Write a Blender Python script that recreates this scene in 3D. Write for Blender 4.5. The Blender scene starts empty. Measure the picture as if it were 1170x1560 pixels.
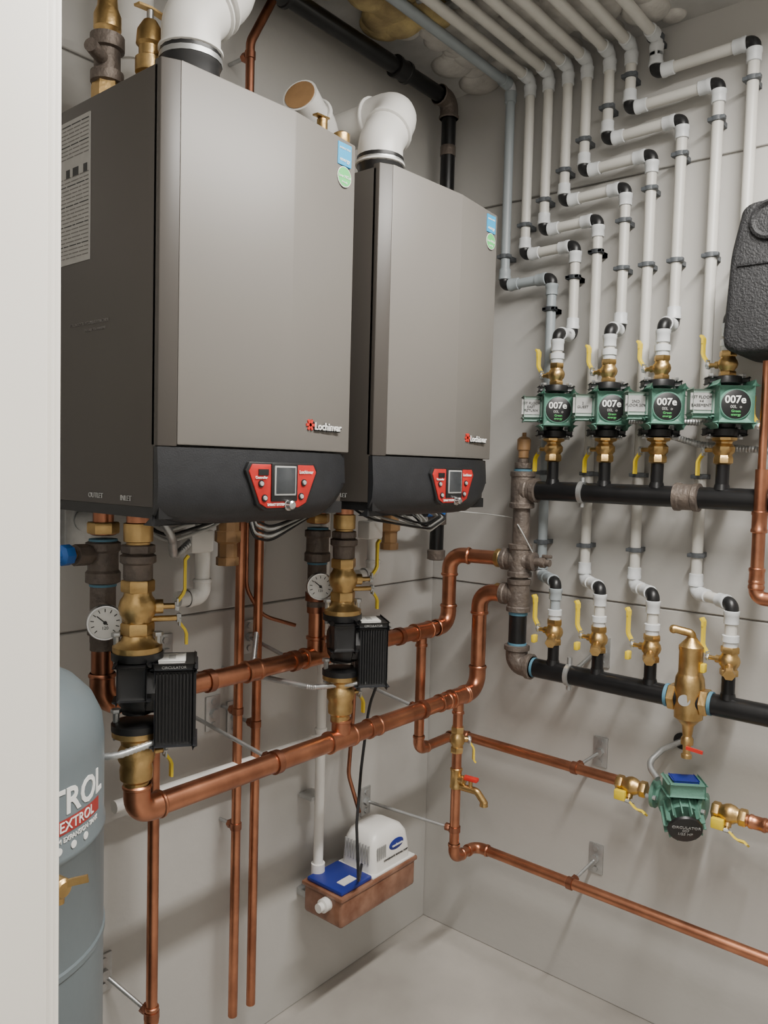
import bpy, bmesh, math, random
from mathutils import Vector, Matrix, Quaternion
V=Vector
rad=math.radians
random.seed(4)
# ---------------------------------------------------------------- materials
def mat(name,col,rough=.5,metal=0.,var=0.,scale=8.,bump=0.,bscale=60.,col2=None,spec=None,trans=0.,emit=None):
    m=bpy.data.materials.new(name); m.use_nodes=True
    nt=m.node_tree; b=nt.nodes['Principled BSDF']
    b.inputs['Roughness'].default_value=rough; b.inputs['Metallic'].default_value=metal
    if spec is not None: b.inputs['Specular IOR Level'].default_value=spec
    if trans: b.inputs['Transmission Weight'].default_value=trans
    c=(*col,1)
    tc=nt.nodes.new('ShaderNodeTexCoord')
    n=nt.nodes.new('ShaderNodeTexNoise'); n.inputs['Scale'].default_value=scale; n.inputs['Detail'].default_value=5
    nt.links.new(tc.outputs['Object'],n.inputs['Vector'])
    r=nt.nodes.new('ShaderNodeValToRGB')
    if col2 is None: col2=tuple(v*(1-var) for v in col)
    r.color_ramp.elements[0].position=.32; r.color_ramp.elements[1].position=.68
    r.color_ramp.elements[0].color=(*col2,1); r.color_ramp.elements[1].color=c
    nt.links.new(n.outputs['Fac'],r.inputs['Fac']); nt.links.new(r.outputs['Color'],b.inputs['Base Color'])
    if bump:
        n2=nt.nodes.new('ShaderNodeTexNoise'); n2.inputs['Scale'].default_value=bscale; n2.inputs['Detail'].default_value=4
        nt.links.new(tc.outputs['Object'],n2.inputs['Vector'])
        bp=nt.nodes.new('ShaderNodeBump'); bp.inputs['Strength'].default_value=bump; bp.inputs['Distance'].default_value=.01
        nt.links.new(n2.outputs['Fac'],bp.inputs['Height']); nt.links.new(bp.outputs['Normal'],b.inputs['Normal'])
    if emit:
        b.inputs['Emission Color'].default_value=(*emit[0],1); b.inputs['Emission Strength'].default_value=emit[1]
    return m
M={}
M['wall']=mat('wall_paint',(.50,.487,.462),.46,var=.06,scale=3,bump=.08,bscale=35)
M['groove']=mat('groove_dark',(.20,.19,.175),.9,var=.1)
M['ceil']=mat('ceiling_drywall',(.56,.55,.53),.9,var=.35,scale=6,bump=.5,bscale=14)
M['floor']=mat('concrete',(.52,.49,.45),.5,scale=1.9,col2=(.30,.28,.255),bump=.15,bscale=30)
M['jamb']=mat('jamb_paint',(.88,.845,.775),.45,var=.03)
M['copper']=mat('copper',(.64,.285,.165),.34,1,scale=14,col2=(.38,.16,.095))
M['copper_d']=mat('copper_dark',(.46,.20,.12),.40,1,scale=20,col2=(.26,.11,.07))
M['brass']=mat('brass',(.68,.47,.21),.38,1,scale=25,col2=(.46,.30,.12),bump=.1,bscale=90)
M['iron']=mat('malleable_iron',(.13,.108,.095),.55,.5,scale=30,col2=(.19,.155,.13),bump=.4,bscale=80)
M['steel_blk']=mat('black_steel',(.014,.014,.015),.3,.2,var=.3,scale=20)
M['blk']=mat('black_paint',(.013,.013,.014),.40,var=.3,scale=20)
M['blkplastic']=mat('black_plastic',(.020,.021,.024),.42,var=.2,scale=40,bump=.12,bscale=400)
M['foam']=mat('black_foam',(.022,.022,.024),.6,var=.4,scale=60,bump=.4,bscale=220)
M['side']=mat('boiler_side',(.068,.060,.053),.42,.0,var=.05,scale=4)
M['front']=mat('boiler_front',(.168,.156,.141),.45,.0,var=.04,scale=3)
M['pvc']=mat('white_pvc',(.80,.785,.75),.35,var=.04)
M['pex']=mat('pex',(.62,.605,.56),.42,var=.10,scale=10)
M['pexg']=mat('pex_grey',(.34,.38,.40),.4,var=.1,scale=10)
M['sleeve']=mat('pex_sleeve',(.66,.68,.69),.4,var=.10,scale=20)
M['clip']=mat('grey_clip',(.09,.10,.11),.5,var=.1)
M['green']=mat('pump_green',(.115,.255,.195),.42,var=.15,scale=20,bump=.15,bscale=120)
M['jbox']=mat('junction_grey',(.24,.33,.28),.5,var=.1)
M['lime']=mat('lime_label',(.10,.55,.15),.5,var=.05)
M['yellow']=mat('yellow_vinyl',(.82,.60,.03),.4,var=.08)
M['red']=mat('red_label',(.50,.020,.018),.38,var=.25,scale=40)
M['red2']=mat('tank_red_print',(.36,.035,.030),.45,var=.1,scale=30)
M['redh']=mat('red_handle',(.60,.03,.02),.4,var=.1)
M['blue']=mat('blue_plastic',(.015,.03,.25),.35,var=.15)
M['bluev']=mat('blue_handle',(.02,.12,.42),.4,var=.15)
M['cyan']=mat('blue_sticker',(.02,.33,.62),.4,var=.05)
M['teflon']=mat('blue_thread_tape',(.10,.25,.35),.6,var=.2)
M['white']=mat('white_label',(.78,.77,.74),.5,var=.03)
M['paper']=mat('paper_label',(.40,.39,.37),.55,var=.1,scale=60)
M['ink']=mat('ink',(.03,.03,.03),.6,var=.1)
M['lightgrey']=mat('light_grey_label',(.38,.38,.37),.5,var=.1)
M['dimgrey']=mat('dim_grey_print',(.16,.15,.14),.5,var=.1)
M['screen']=mat('screen_glass',(.05,.055,.06),.15,var=.3,scale=30)
M['chrome']=mat('silver',(.66,.66,.66),.25,1,var=.1)
M['galv']=mat('galvanised',(.55,.56,.56),.42,.8,var=.2,scale=40)
M['tank']=mat('tank_grey',(.15,.18,.195),.36,.1,var=.08,scale=3,bump=.05,bscale=30)
M['wtext']=mat('white_text',(.82,.82,.80),.5,var=.02)
M['cable']=mat('grey_cable',(.42,.42,.40),.5,var=.1)
M['tray']=mat('amber_reservoir',(.15,.052,.025),.15,scale=16,col2=(.32,.17,.11))
M['insul']=mat('yellow_insulation',(.60,.47,.22),.95,scale=12,col2=(.27,.20,.10),bump=1.,bscale=25)
M['foamw']=mat('white_firestop',(.66,.64,.60),.8,scale=12,col2=(.42,.40,.37),bump=.8,bscale=22)
M['tan']=mat('tan_fitting',(.38,.22,.10),.45,scale=20,col2=(.26,.15,.07))
M['lamp']=mat('lamp_diffuser',(.9,.9,.88),.4,var=.01,emit=((1,.97,.92),2.0))
# ---------------------------------------------------------------- builder
def frame(d):
    d=V(d).normalized(); a=V((0,0,1)) if abs(d.z)<.9 else V((1,0,0))
    x=a.cross(d).normalized(); return x,d.cross(x).normalized(),d
class Bd:
    def __init__(s,name): s.name=name; s.bm=bmesh.new(); s.m=[]
    def mi(s,k):
        m=M[k]
        if m not in s.m: s.m.append(m)
        return s.m.index(m)
    def rings(s,rings,mi,cap=True):
        n=len(rings[0]); vs=[[s.bm.verts.new(p) for p in r] for r in rings]
        for a,b in zip(vs[:-1],vs[1:]):
            for i in range(n):
                f=s.bm.faces.new((a[i],a[(i+1)%n],b[(i+1)%n],b[i])); f.material_index=mi; f.smooth=True
        if cap:
            for r in (list(reversed(vs[0])),vs[-1]):
                f=s.bm.faces.new(r); f.material_index=mi
    def lathe(s,p,d,prof,k,n=20,cap=True):
        p=V(p); x,y,z=frame(d); R=[]
        for t,r in prof:
            r=max(r,.0002)
            R.append([p+z*t+x*(r*math.cos(2*math.pi*i/n))+y*(r*math.sin(2*math.pi*i/n)) for i in range(n)])
        s.rings(R,s.mi(k),cap)
    def cyl(s,a,b,r,k,n=20,ch=0):
        a=V(a);b=V(b);L=(b-a).length
        pr=[(0,r),(L,r)] if not ch else [(0,r-ch),(ch,r),(L-ch,r),(L,r-ch)]
        s.lathe(a,b-a,pr,k,n)
    def sweep(s,pts,r,k,n=14,cap=True):
        pts=[V(p) for p in pts]; R=[]; x=None
        rr=r if isinstance(r,(list,tuple)) else [r]*len(pts)
        for i,p in enumerate(pts):
            t=(pts[min(i+1,len(pts)-1)]-pts[max(i-1,0)]).normalized()
            if x is None: x,y,_=frame(t)
            else:
                x=(x-t*x.dot(t)).normalized(); y=t.cross(x)
            R.append([p+x*(rr[i]*math.cos(2*math.pi*j/n))+y*(rr[i]*math.sin(2*math.pi*j/n)) for j in range(n)])
        s.rings(R,s.mi(k),cap)
    def strip(s,pts,w,t,side,k):
        pts=[V(p) for p in pts]; side=V(side).normalized(); R=[]
        for i,p in enumerate(pts):
            tg=(pts[min(i+1,len(pts)-1)]-pts[max(i-1,0)]).normalized()
            sd=(side-tg*side.dot(tg)).normalized(); nm=tg.cross(sd)
            R.append([p+sd*(a*w/2)+nm*(b*t/2) for a,b in ((1,1),(-1,1),(-1,-1),(1,-1))])
        s.rings(R,s.mi(k))
    def merge(s,tb,k,bevel=0,seg=2,smooth=False):
        if bevel: bmesh.ops.bevel(tb,geom=tb.edges[:],offset=bevel,segments=seg,affect='EDGES',profile=.5)
        i=s.mi(k)
        for f in tb.faces: f.material_index=i; f.smooth=smooth or bool(bevel)
        me=bpy.data.meshes.new('t'); tb.to_mesh(me); tb.free(); s.bm.from_mesh(me); bpy.data.meshes.remove(me)
    def box(s,c,size,k,bevel=0,rot=None,seg=2):
        tb=bmesh.new(); bmesh.ops.create_cube(tb,size=1)
        m=Matrix.Translation(V(c))@((rot.to_4x4() if rot else Matrix.Identity(4)))@Matrix.Diagonal((*size,1))
        for v in tb.verts: v.co=m@v.co
        s.merge(tb,k,bevel,seg)
    def b2(s,lo,hi,k,bevel=0,seg=2):
        lo=V(lo);hi=V(hi); s.box((lo+hi)/2,[abs(q) for q in (hi-lo)],k,bevel,None,seg)
    def prism(s,poly,o,ux,uy,un,depth,k,bevel=0,seg=2):
        tb=bmesh.new(); o=V(o);ux=V(ux);uy=V(uy);un=V(un)
        a=[tb.verts.new(o+ux*p[0]+uy*p[1]) for p in poly]; b=[tb.verts.new(v.co+un*depth) for v in a]
        n=len(a); tb.faces.new(a); tb.faces.new(list(reversed(b)))
        for i in range(n): tb.faces.new((a[i],b[i],b[(i+1)%n],a[(i+1)%n]))
        bmesh.ops.recalc_face_normals(tb,faces=tb.faces[:]); s.merge(tb,k,bevel,seg)
    def ball(s,c,r,k,sc=(1,1,1),rot=None):
        tb=bmesh.new(); bmesh.ops.create_uvsphere(tb,u_segments=20,v_segments=12,radius=r)
        m=Matrix.Translation(V(c))@((rot.to_4x4() if rot else Matrix.Identity(4)))@Matrix.Diagonal((*sc,1))
        for v in tb.verts: v.co=m@v.co
        s.merge(tb,k,smooth=True)
    def text(s,body,size,k,o,ux,uy,wrap=None,depth=.0006,bold=0):
        c=bpy.data.curves.new('tx','FONT'); c.body=body; c.size=size; c.extrude=depth; c.resolution_u=3; c.offset=bold; c.align_x='CENTER'; c.align_y='CENTER'
        ob=bpy.data.objects.new('tx',c); bpy.context.collection.objects.link(ob)
        dg=bpy.context.evaluated_depsgraph_get(); me=bpy.data.meshes.new_from_object(ob.evaluated_get(dg))
        bpy.data.objects.remove(ob); tb=bmesh.new(); tb.from_mesh(me); bpy.data.meshes.remove(me)
        if wrap is None:
            o=V(o);ux=V(ux).normalized();uy=V(uy).normalized();un=ux.cross(uy)
            for v in tb.verts: v.co=o+ux*v.co.x+uy*v.co.y+un*v.co.z
        else:
            cx,cy,R,phi,z0=wrap
            for v in tb.verts:
                a=phi+v.co.x/R; q=R+v.co.z+.0004; v.co=V((cx+q*math.cos(a),cy+q*math.sin(a),z0+v.co.y))
        s.merge(tb,k)
    def done(s,sharp=38):
        bmesh.ops.recalc_face_normals(s.bm,faces=s.bm.faces[:])
        me=bpy.data.meshes.new(s.name); s.bm.to_mesh(me); s.bm.free()
        for m in s.m: me.materials.append(m)
        me.set_sharp_from_angle(angle=rad(sharp))
        ob=bpy.data.objects.new(s.name,me); bpy.context.collection.objects.link(ob); return ob
def fillet(pts,R,k=7):
    pts=[V(p) for p in pts]; out=[pts[0]]; arcs=[]
    for i in range(1,len(pts)-1):
        P=pts[i]; u=(P-pts[i-1]).normalized(); v=(pts[i+1]-P).normalized(); th=u.angle(v)
        if th<.02: out.append(P); continue
        Rr=R; d=Rr*math.tan(th/2); lim=.48*min((P-pts[i-1]).length,(pts[i+1]-P).length)
        if d>lim: d=lim; Rr=d/math.tan(th/2)
        c=P+(v-u).normalized()*(Rr/math.cos(th/2)); ax=u.cross(v).normalized(); st=P-u*d; arc=[]
        for j in range(k+1): arc.append(c+Quaternion(ax,th*j/k)@(st-c))
        out+=arc; arcs.append((arc,u,v))
    out.append(pts[-1]); return out,arcs
def run(b,pts,r,k,R=.035,fk=None,ext=.022,fr=1.13,bead=True,n=18):
    path,arcs=fillet(pts,R); b.sweep(path,r,k,n)
    if fk:
        for arc,u,v in arcs:
            b.sweep([arc[0]-u*ext]+arc+[arc[-1]+v*ext],r*fr,fk,n)
            if bead:
                for q,dv in ((arc[0],-u),(arc[-1],v)):
                    b.lathe(q+dv*(ext-.009),dv,[(0,r*fr),(.002,r*fr*1.10),(.006,r*fr*1.10),(.009,r*fr)],fk,n)
def sleeve(b,p,d,L,r,k):
    d=V(d).normalized(); p=V(p)-d*L/2
    b.lathe(p,d,[(0,r),(.002,r*1.13),(.008,r*1.13),(.01,r*1.04),(L-.01,r*1.04),(L-.008,r*1.13),(L-.002,r*1.13),(L,r)],k)
def tee(b,p,d,bd,r,rb,k,L=.09,h=.05):
    sleeve(b,p,d,L,r*1.1,k); bd=V(bd).normalized()
    b.lathe(V(p)+bd*r*.6,bd,[(0,rb*1.1),(h-r*.6-.009,rb*1.1),(h-r*.6-.007,rb*1.25),(h-r*.6-.001,rb*1.25),(h-r*.6,rb*1.1)],k)
def hexn(b,p,d,L,r,k): b.lathe(p,d,[(0,r*.94),(L*.12,r),(L*.88,r),(L,r*.94)],k,n=6)
def lever(b,p,stem,along,k='yellow',off=.04,L=.075,w=.014,tab=True):
    p=V(p);st=V(stem).normalized();al=V(along).normalized(); side=st.cross(al)
    b.cyl(p,p+st*off,.0055,'brass',12); hexn(b,p+st*(off-.006),st,.008,.009,'galv')
    q=p+st*(off-.001)
    b.strip([q-al*.008,q+al*.014],.016,.003,side,'galv')
    b.strip([q+al*.008,q+al*.022+st*.010,q+al*.03+st*.013,q+al*L+st*.013],w,.005,side,k)
    if tab: b.strip([q+al*(L-.012)+st*.013,q+al*L+st*.013,q+al*(L+.008)+st*.019],w*1.25,.005,side,k)
def vbody(b,p,d,r,L,stem,along,body='brass',hl=.075,off=.04,w=.014):
    p=V(p); d=V(d).normalized(); h=L/2
    hexn(b,p-d*h,d,L*.22,r*1.15,body); hexn(b,p+d*(h-L*.22),d,L*.22,r*1.15,body)
    b.lathe(p-d*L*.29,d,[(0,r*.92),(L*.08,r*.98),(L*.16,r*1.2),(L*.29,r*1.32),(L*.42,r*1.2),(L*.5,r*.98),(L*.58,r*.92)],body)
    st=V(stem).normalized(); b.cyl(p,p+st*r*1.7,r*.5,body,14); lever(b,p+st*r*.8,stem,along,off=off,L=hl,w=w)
def bvalve(name,*a,**k): b=Bd(name); vbody(b,*a,**k); return b.done()
def ringclamp(b,p,d,r,wall,k='copper_d'):
    d=V(d).normalized(); p=V(p)
    b.lathe(p-d*.009,d,[(0,r*1.02),(.001,r*1.2),(.017,r*1.2),(.018,r*1.02)],k)
    w=V(wall); dr=(w-p).normalized()
    hexn(b,p+dr*r,dr,.014,.011,k); b.cyl(p+dr*r,w-dr*.002,.0048,'galv',10)
def plate(b,w,nrm,sw=.042,sh=.085):
    nrm=V(nrm); w=V(w)
    size=[abs(nrm.y)*sw+abs(nrm.x)*.006, abs(nrm.x)*sw+abs(nrm.y)*.006, sh]
    b.box(w+nrm*.0035,size,'galv',.001)
    for z in (-sh*.34,sh*.34): hexn(b,w+nrm*.005+V((0,0,z)),nrm,.005,.008,'galv')
    hexn(b,w+nrm*.005,nrm,.012,.012,'galv')
A=V((0,-1,0)); Bn=V((-1,0,0))
# ---------------------------------------------------------------- room
H=2.675
def wallpanels(name,lo,hi,face):
    b=Bd(name)
    for z0,z1 in [(0,1.1425),(1.1465,2.3085),(2.3125,H+.02)]: b.b2(list(lo)+[z0],list(hi)+[z1],'wall',.0025,1)
    b.b2(V((*lo,0))+V((abs(face[0])*.005,abs(face[1])*.005,0)),V((*hi,H)),'groove'); return b.done()
wallpanels('wall_back',(-1.95,0),(0.0,.10),(0,-1,0))
wallpanels('wall_right',(0.0,-3.0),(.10,.10),(-1,0,0))
b=Bd('wall_front'); b.b2((-1.95,-3.1,0),(.1,-3.0,H),'wall'); b.done()
b=Bd('wall_left')
b.b2((-2.0,-1.068,0),(-1.88,.1,H),'wall'); b.b2((-2.0,-3.1,0),(-1.88,-2.02,H),'wall'); b.b2((-2.0,-2.02,2.12),(-1.88,-1.068,H),'wall'); b.done()
b=Bd('trim_1')
b.b2((-2.02,-1.075,0),(-1.868,-1.052,2.12),'jamb',.002)
b.b2((-1.8755,-1.068,0),(-1.8555,-1.0,2.12),'jamb',.0035)
b.b2((-1.8865,-1.070,0),(-1.8600,-1.047,2.12),'jamb',.004)
b.b2((-1.95,-1.070,0),(-1.8750,-1.043,2.12),'jamb',.004)
b.done()
b=Bd('trim_2'); b.b2((-2.02,-2.04,0),(-1.858,-2.018,2.12),'jamb',.003); b.done()
b=Bd('floor'); b.b2((-3.4,-3.1,-.08),(.1,.1,0),'floor'); b.done()
b=Bd('ceiling'); b.b2((-2.0,-3.1,H),(.1,.1,H+.08),'ceil'); b.done()
b=Bd('ceiling_insulation')
for i in range(46):
    b.ball((random.uniform(-.88,-.42),random.uniform(-.27,-.11),H-.008),random.uniform(.025,.055),'insul',(1.3,1,.6),Matrix.Rotation(random.random()*3,3,'Z'))
b.done()
b=Bd('firestop_foam')
for i in range(60):
    b.ball((random.uniform(-.42,-.03),random.uniform(-.80,-.14),H+.0),random.uniform(.025,.06),'foamw',(1.1,1.1,.42))
b.done()
b=Bd('ceiling_conduit')
for x in (-.45,-.52): b.cyl((x,-.28,2.655),(x,-2.6,2.655),.011,'galv')
b.done()
b=Bd('junction_box'); b.b2((-1.30,-.04,1.33),(-1.22,-.001,1.43),'galv',.004); b.lathe((-1.26,-.04,1.38),(0,-1,0),[(0,.022),(.004,.022),(.006,.015)],'galv'); b.done()
# ---------------------------------------------------------------- light fitting
b=Bd('ceiling_light'); b.b2((-1.62,-1.42,H-.07),(-.42,-1.26,H-.002),'white',.006); b.b2((-1.60,-1.40,H-.078),(-.44,-1.28,H-.07),'lamp'); b.done()
def area(n,loc,sx,sy,e,col,rot=(0,0,0)):
    l=bpy.data.lights.new(n,'AREA'); l.shape='RECTANGLE'; l.size=sx; l.size_y=sy; l.energy=e; l.color=col
    o=bpy.data.objects.new(n,l); o.location=loc; o.rotation_euler=rot; bpy.context.collection.objects.link(o)
area('ceiling_tube_light',(-1.02,-1.34,H-.085),1.15,.10,64,(1,.968,.915))
area('jamb_fill_light',(-2.7,-1.6,2.5),.6,.6,30,(1,.94,.85))  # added fill light that brightens the door jamb, no real fixture behind it
w=bpy.data.worlds.new('w'); bpy.context.scene.world=w; w.use_nodes=True
w.node_tree.nodes['Background'].inputs[0].default_value=(1,.98,.94,1); w.node_tree.nodes['Background'].inputs[1].default_value=.6
# ---------------------------------------------------------------- boilers
def boiler(x0):
    b=Bd('gas_boiler'); W=.42; x1=x0+W; yb=-.03; yf=-.482
    b.b2((x0,yf,1.43),(x1,yb,2.098),'side',.003)
    b.prism([(x0,yf+.01),(x0,yf-.006),(x0+.026,yf-.020),(x0+.026,yf+.01)],(0,0,1.526),(1,0,0),(0,1,0),(0,0,1),.578,'side',.0015)
    b.prism([(x0+.0265,yf+.01),(x0+.0265,yf-.020),(x0+.25,yf-.034),(x1,yf-.018),(x1,yf+.01)],(0,0,1.5285),(1,0,0),(0,1,0),(0,0,1),.5765,'front',.0025)
    n=16; prof=[(1.525,0),(1.47,.004),(1.44,.002),(1.420,-.008),(1.406,-.028),(1.402,-.05)]
    rings=[]
    for z,o in prof:
        r=[]
        for i in range(n+1):
            t=i/n; x=x0+W*t; bow=.006+.040*(1-abs(2*t-1)**2.6)
            drop=.030*(max(0,t-.78)/.22)**2 if z<1.45 else 0
            r.append(V((x,yf-max(bow+o,-.03),z+drop)))
        r+=[V((x1,yf+.004,z+(.03 if z<1.45 else 0))),V((x0,yf+.004,z))]
        rings.append(r)
    b.rings(rings,b.mi('blkplastic'))
    b.b2((x0+.004,yf-.006,1.413),(x1-.004,yb-.01,1.435),'blk')
    yp=yf-.0525; xp=x0-.011
    b.prism([(xp+.155,1.506),(xp+.305,1.506),(xp+.313,1.492),(xp+.288,1.434),(xp+.268,1.424),(xp+.19,1.424),(xp+.172,1.434),(xp+.147,1.492)],(0,yp,0),(1,0,0),(0,0,1),(0,1,0),.030,'blk',.002)
    b.prism([(xp+.160,1.502),(xp+.300,1.502),(xp+.307,1.490),(xp+.283,1.437),(xp+.265,1.429),(xp+.193,1.429),(xp+.177,1.437),(xp+.153,1.490)],(0,yp-.002,0),(1,0,0),(0,0,1),(0,1,0),.01,'red',.001)
    b.b2((xp+.200,yp-.005,1.440),(xp+.260,yp+.002,1.504),'blk',.002); b.b2((xp+.2055,yp-.0066,1.450),(xp+.2545,yp,1.500),'lightgrey',.001)
    b.b2((xp+.208,yp-.0074,1.453),(xp+.252,yp,1.4975),'screen',.001)
    b.lathe((xp+.241,yp-.001,1.434),(0,-1,0),[(0,.0105),(.003,.0105),(.004,.0085),(.012,.0075),(.014,.005)],'chrome')
    for dx,z in ((.178,1.470),(.186,1.446),(.276,1.472),(.270,1.448)):
        b.lathe((xp+dx,yp-.001,z),(0,-1,0),[(0,.0062),(.003,.006)],'blk'); b.lathe((xp+dx,yp-.002,z),(0,-1,0),[(0,.0045),(.004,.0035)],'lightgrey')
    b.b2((xp+.172,yp-.0035,1.484),(xp+.194,yp-.001,1.494),'blk'); b.text('Lochinvar',.0085,'wtext',(xp+.281,yp-.0035,1.490),(1,0,0),(0,0,1))
    b.text('Controller',.006,'wtext',(xp+.178,yp-.0035,1.480),(1,0,0),(0,0,1))
    b.text('SMART SYSTEM',.006,'wtext',(xp+.212,yp-.0035,1.4345),(1,0,0),(0,0,1))
    yl=yf-.0265
    c=V((x0+.302,yl-.004,1.575)); b.lathe(c+V((0,.006,0)),(0,-1,0),[(0,.013),(.004,.013)],'blk')
    for a in (0,60,120): b.box(c,(.020,.003,.0045),'redh',0,Matrix.Rotation(rad(a),3,'Y'))
    b.text('Lochinvar',.019,'wtext',(x0+.350,yl-.003,1.573),(1,.06,0),(0,0,1),bold=.0002,depth=.001)
    b.text('Lochinvar',.019,'blk',(x0+.351,yl-.0012,1.5718),(1,.06,0),(0,0,1),bold=.0012,depth=.001)
    ys=yf-.0235
    b.b2((x0+.366,ys-.0008,2.056),(x0+.402,ys+.004,2.096),'cyan'); b.text('energy',.010,'wtext',(x0+.384,ys-.0012,2.066),(1,0,0),(0,0,1))
    b.text('ENERGY STAR',.0045,'wtext',(x0+.384,ys-.0012,2.086),(1,0,0),(0,0,1))
    zg=2.036
    b.lathe((x0+.384,ys,zg),(0,-1,0),[(0,.0185),(.001,.0185)],'white',28); b.lathe((x0+.384,ys-.0002,zg),(0,-1,0),[(0,.0172),(.0012,.0172)],'lime',28)
    b.text('low NOx',.0082,'wtext',(x0+.384,ys-.0018,zg),(1,0,0),(0,0,1)); b.text('friendly',.005,'wtext',(x0+.384,ys-.0018,zg-.01),(1,0,0),(0,0,1))
    b.b2((x0-.0012,-.292,1.835),(x0+.002,-.12,2.075),'paper')
    for i in range(34):
        z=2.066-i*.0067
        if i in (9,10,11,12): continue
        y=-.288
        while y<-.13:
            L=random.uniform(.008,.03); b.b2((x0-.0016,y,z),(x0,min(y+L,-.125),z+.0017),'dimgrey' if i%5 else 'ink'); y+=L+.003
    for i,s_ in enumerate((.012,.018,.012)): b.b2((x0-.0017,-.284+i*.028,1.980),(x0,-.284+i*.028+s_,1.994),'ink')
    b.text('OUTLET',.012,'lightgrey',(x0-.001,-.315,1.443),(0,-1,0),(0,0,1)); b.text('INLET',.012,'lightgrey',(x0-.001,-.405,1.442),(0,-1,0),(0,0,1))
    b.text('FOR INDOOR INSTALLATION ONLY',.0075,'dimgrey',(x0-.0008,-.29,1.730),(0,-1,0),(0,0,1)); b.text('INSTALL PER MANUAL',.0065,'dimgrey',(x0-.0008,-.31,1.718),(0,-1,0),(0,0,1))
    return b.done()
X1,X2=-1.394,-.890
boiler(X1); boiler(X2)
def flue(pts,base,zt,name='pvc_flue_pipe'):
    b=Bd(name); r=.0445; h=zt-2.10
    b.lathe(base,(0,0,1),[(0,.058),(.008,.058),(.010,.050),(h-.03,.050),(h-.025,.053),(h-.004,.053),(h,.046)],'blk')
    b.lathe(V(base)+V((0,0,h-.022)),(0,0,1),[(0,.0545),(.009,.0545)],'galv')
    run(b,pts,r,'pvc',R=.055,fk='pvc',ext=.035,fr=1.14,n=28); return b.done()
flue([(-1.240,-.35,2.16),(-1.240,-.35,2.265),(-1.155,-.345,2.355),(-1.155,-.345,2.66)],(-1.240,-.35,2.10),2.215)
flue([(-.728,-.35,2.16),(-.728,-.35,2.225),(-.648,-.34,2.325),(-.648,-.001,2.315)],(-.728,-.35,2.10),2.195)
b=Bd('pvc_air_intake'); run(b,[(-.735,-.17,2.10),(-.735,-.17,2.285),(-.845,-.21,2.325)],.041,'pvc',R=.055,fk='pvc',ext=.022,fr=1.14,n=26); b.lathe((-.840,-.2082,2.3232),(-.94,-.342,.342),[(0,.036),(.0075,.036)],'tan',24); b.done()
b=Bd('pvc_air_intake'); run(b,[(-1.205,-.12,2.10),(-1.205,-.12,2.66)],.036,'pvc',n=24); b.lathe((-1.205,-.12,2.27),(0,0,1),[(0,.042),(.07,.042)],'pvc',24); b.done()
b=Bd('relief_valve')
hexn(b,(-1.31,-.20,2.10),(0,0,1),.075,.027,'brass'); b.lathe((-1.31,-.20,2.172),(0,0,1),[(0,.020),(.004,.029),(.022,.029),(.024,.023),(.06,.023),(.062,.030),(.085,.030),(.09,.020)],'iron')
b.lathe((-1.31,-.20,2.258),(0,0,1),[(0,.018),(.01,.022),(.012,.024),(.035,.024),(.05,.018),(.09,.015),(.11,.011)],'brass'); b.cyl((-1.31,-.20,2.21),(-1.36,-.23,2.215),.012,'iron'); b.done()
b=Bd('relief_valve'); vx,vy_=-1.282,-.29
hexn(b,(vx,vy_,2.10),(0,0,1),.075,.022,'brass'); b.lathe((vx,vy_,2.172),(0,0,1),[(0,.016),(.006,.025),(.03,.025),(.034,.019),(.050,.019),(.055,.024),(.078,.022),(.095,.012)],'brass')
b.cyl((vx,vy_,2.195),(vx+.045,vy_-.02,2.198),.014,'brass'); b.lathe((vx+.04,vy_-.018,2.198),(1,-.4,0),[(0,.017),(.014,.017)],'brass',6)
b.cyl((vx,vy_,2.26),(vx,vy_,2.285),.006,'galv'); b.strip([(vx-.03,vy_-.005,2.282),(vx,vy_,2.288),(vx+.03,vy_-.012,2.276)],.014,.004,(0,1,0),'brass'); b.done()
b=Bd('relief_valve'); b.lathe((-.833,-.27,2.10),(0,0,1),[(0,.016),(.10,.016),(.11,.012),(.16,.012),(.165,.008)],'brass'); b.strip([(-.86,-.275,2.262),(-.815,-.268,2.268)],.014,.004,(0,1,0),'brass'); b.done()
b=Bd('relief_valve'); hexn(b,(-.866,-.36,2.10),(0,0,1),.06,.018,'brass'); b.lathe((-.866,-.36,2.16),(0,0,1),[(0,.014),(.01,.018),(.035,.018),(.04,.01)],'brass'); b.done()
b=Bd('copper_discharge_pipe'); run(b,[(-.875,-.075,2.0),(-.875,-.075,2.47),(-.79,-.075,2.63)],.0105,'copper_d',R=.05); ringclamp(b,(-.875,-.075,2.44),(0,0,1),.0105,(-.875,0,2.44)); b.done()
b=Bd('black_gas_pipe')
run(b,[(-1.8,-.085,2.615),(-.105,-.085,2.615),(-.105,-.085,1.235)],.022,'steel_blk',R=.03,fk='iron',ext=.025,fr=1.25)
for x in (-.34,-.80): b.lathe((x,-.085,2.615),(1,0,0),[(-.03,.022),(-.028,.030),(-.018,.030),(-.016,.027),(.016,.027),(.018,.030),(.028,.030),(.03,.022)],'blk')
b.lathe((-.105,-.085,2.45),(0,0,1),[(0,.022),(.001,.0235),(.028,.0235),(.03,.022)],'iron')
b.lathe((-.105,-.085,1.22),(0,0,1),[(0,.022),(.003,.028),(.03,.028),(.033,.022)],'iron')
b.lathe((-.105,-.085,1.36),(0,0,1),[(-.03,.023),(-.028,.029),(.028,.029),(.03,.023)],'iron')
b.cyl((-.105,-.085,1.36),(-.16,-.10,1.365),.014,'iron'); b.cyl((-.16,-.10,1.365),(-.20,-.11,1.368),.009,'bluev'); b.strip([(-.17,-.13,1.385),(-.14,-.14,1.37)],.02,.005,(0,0,1),'bluev')
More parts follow.
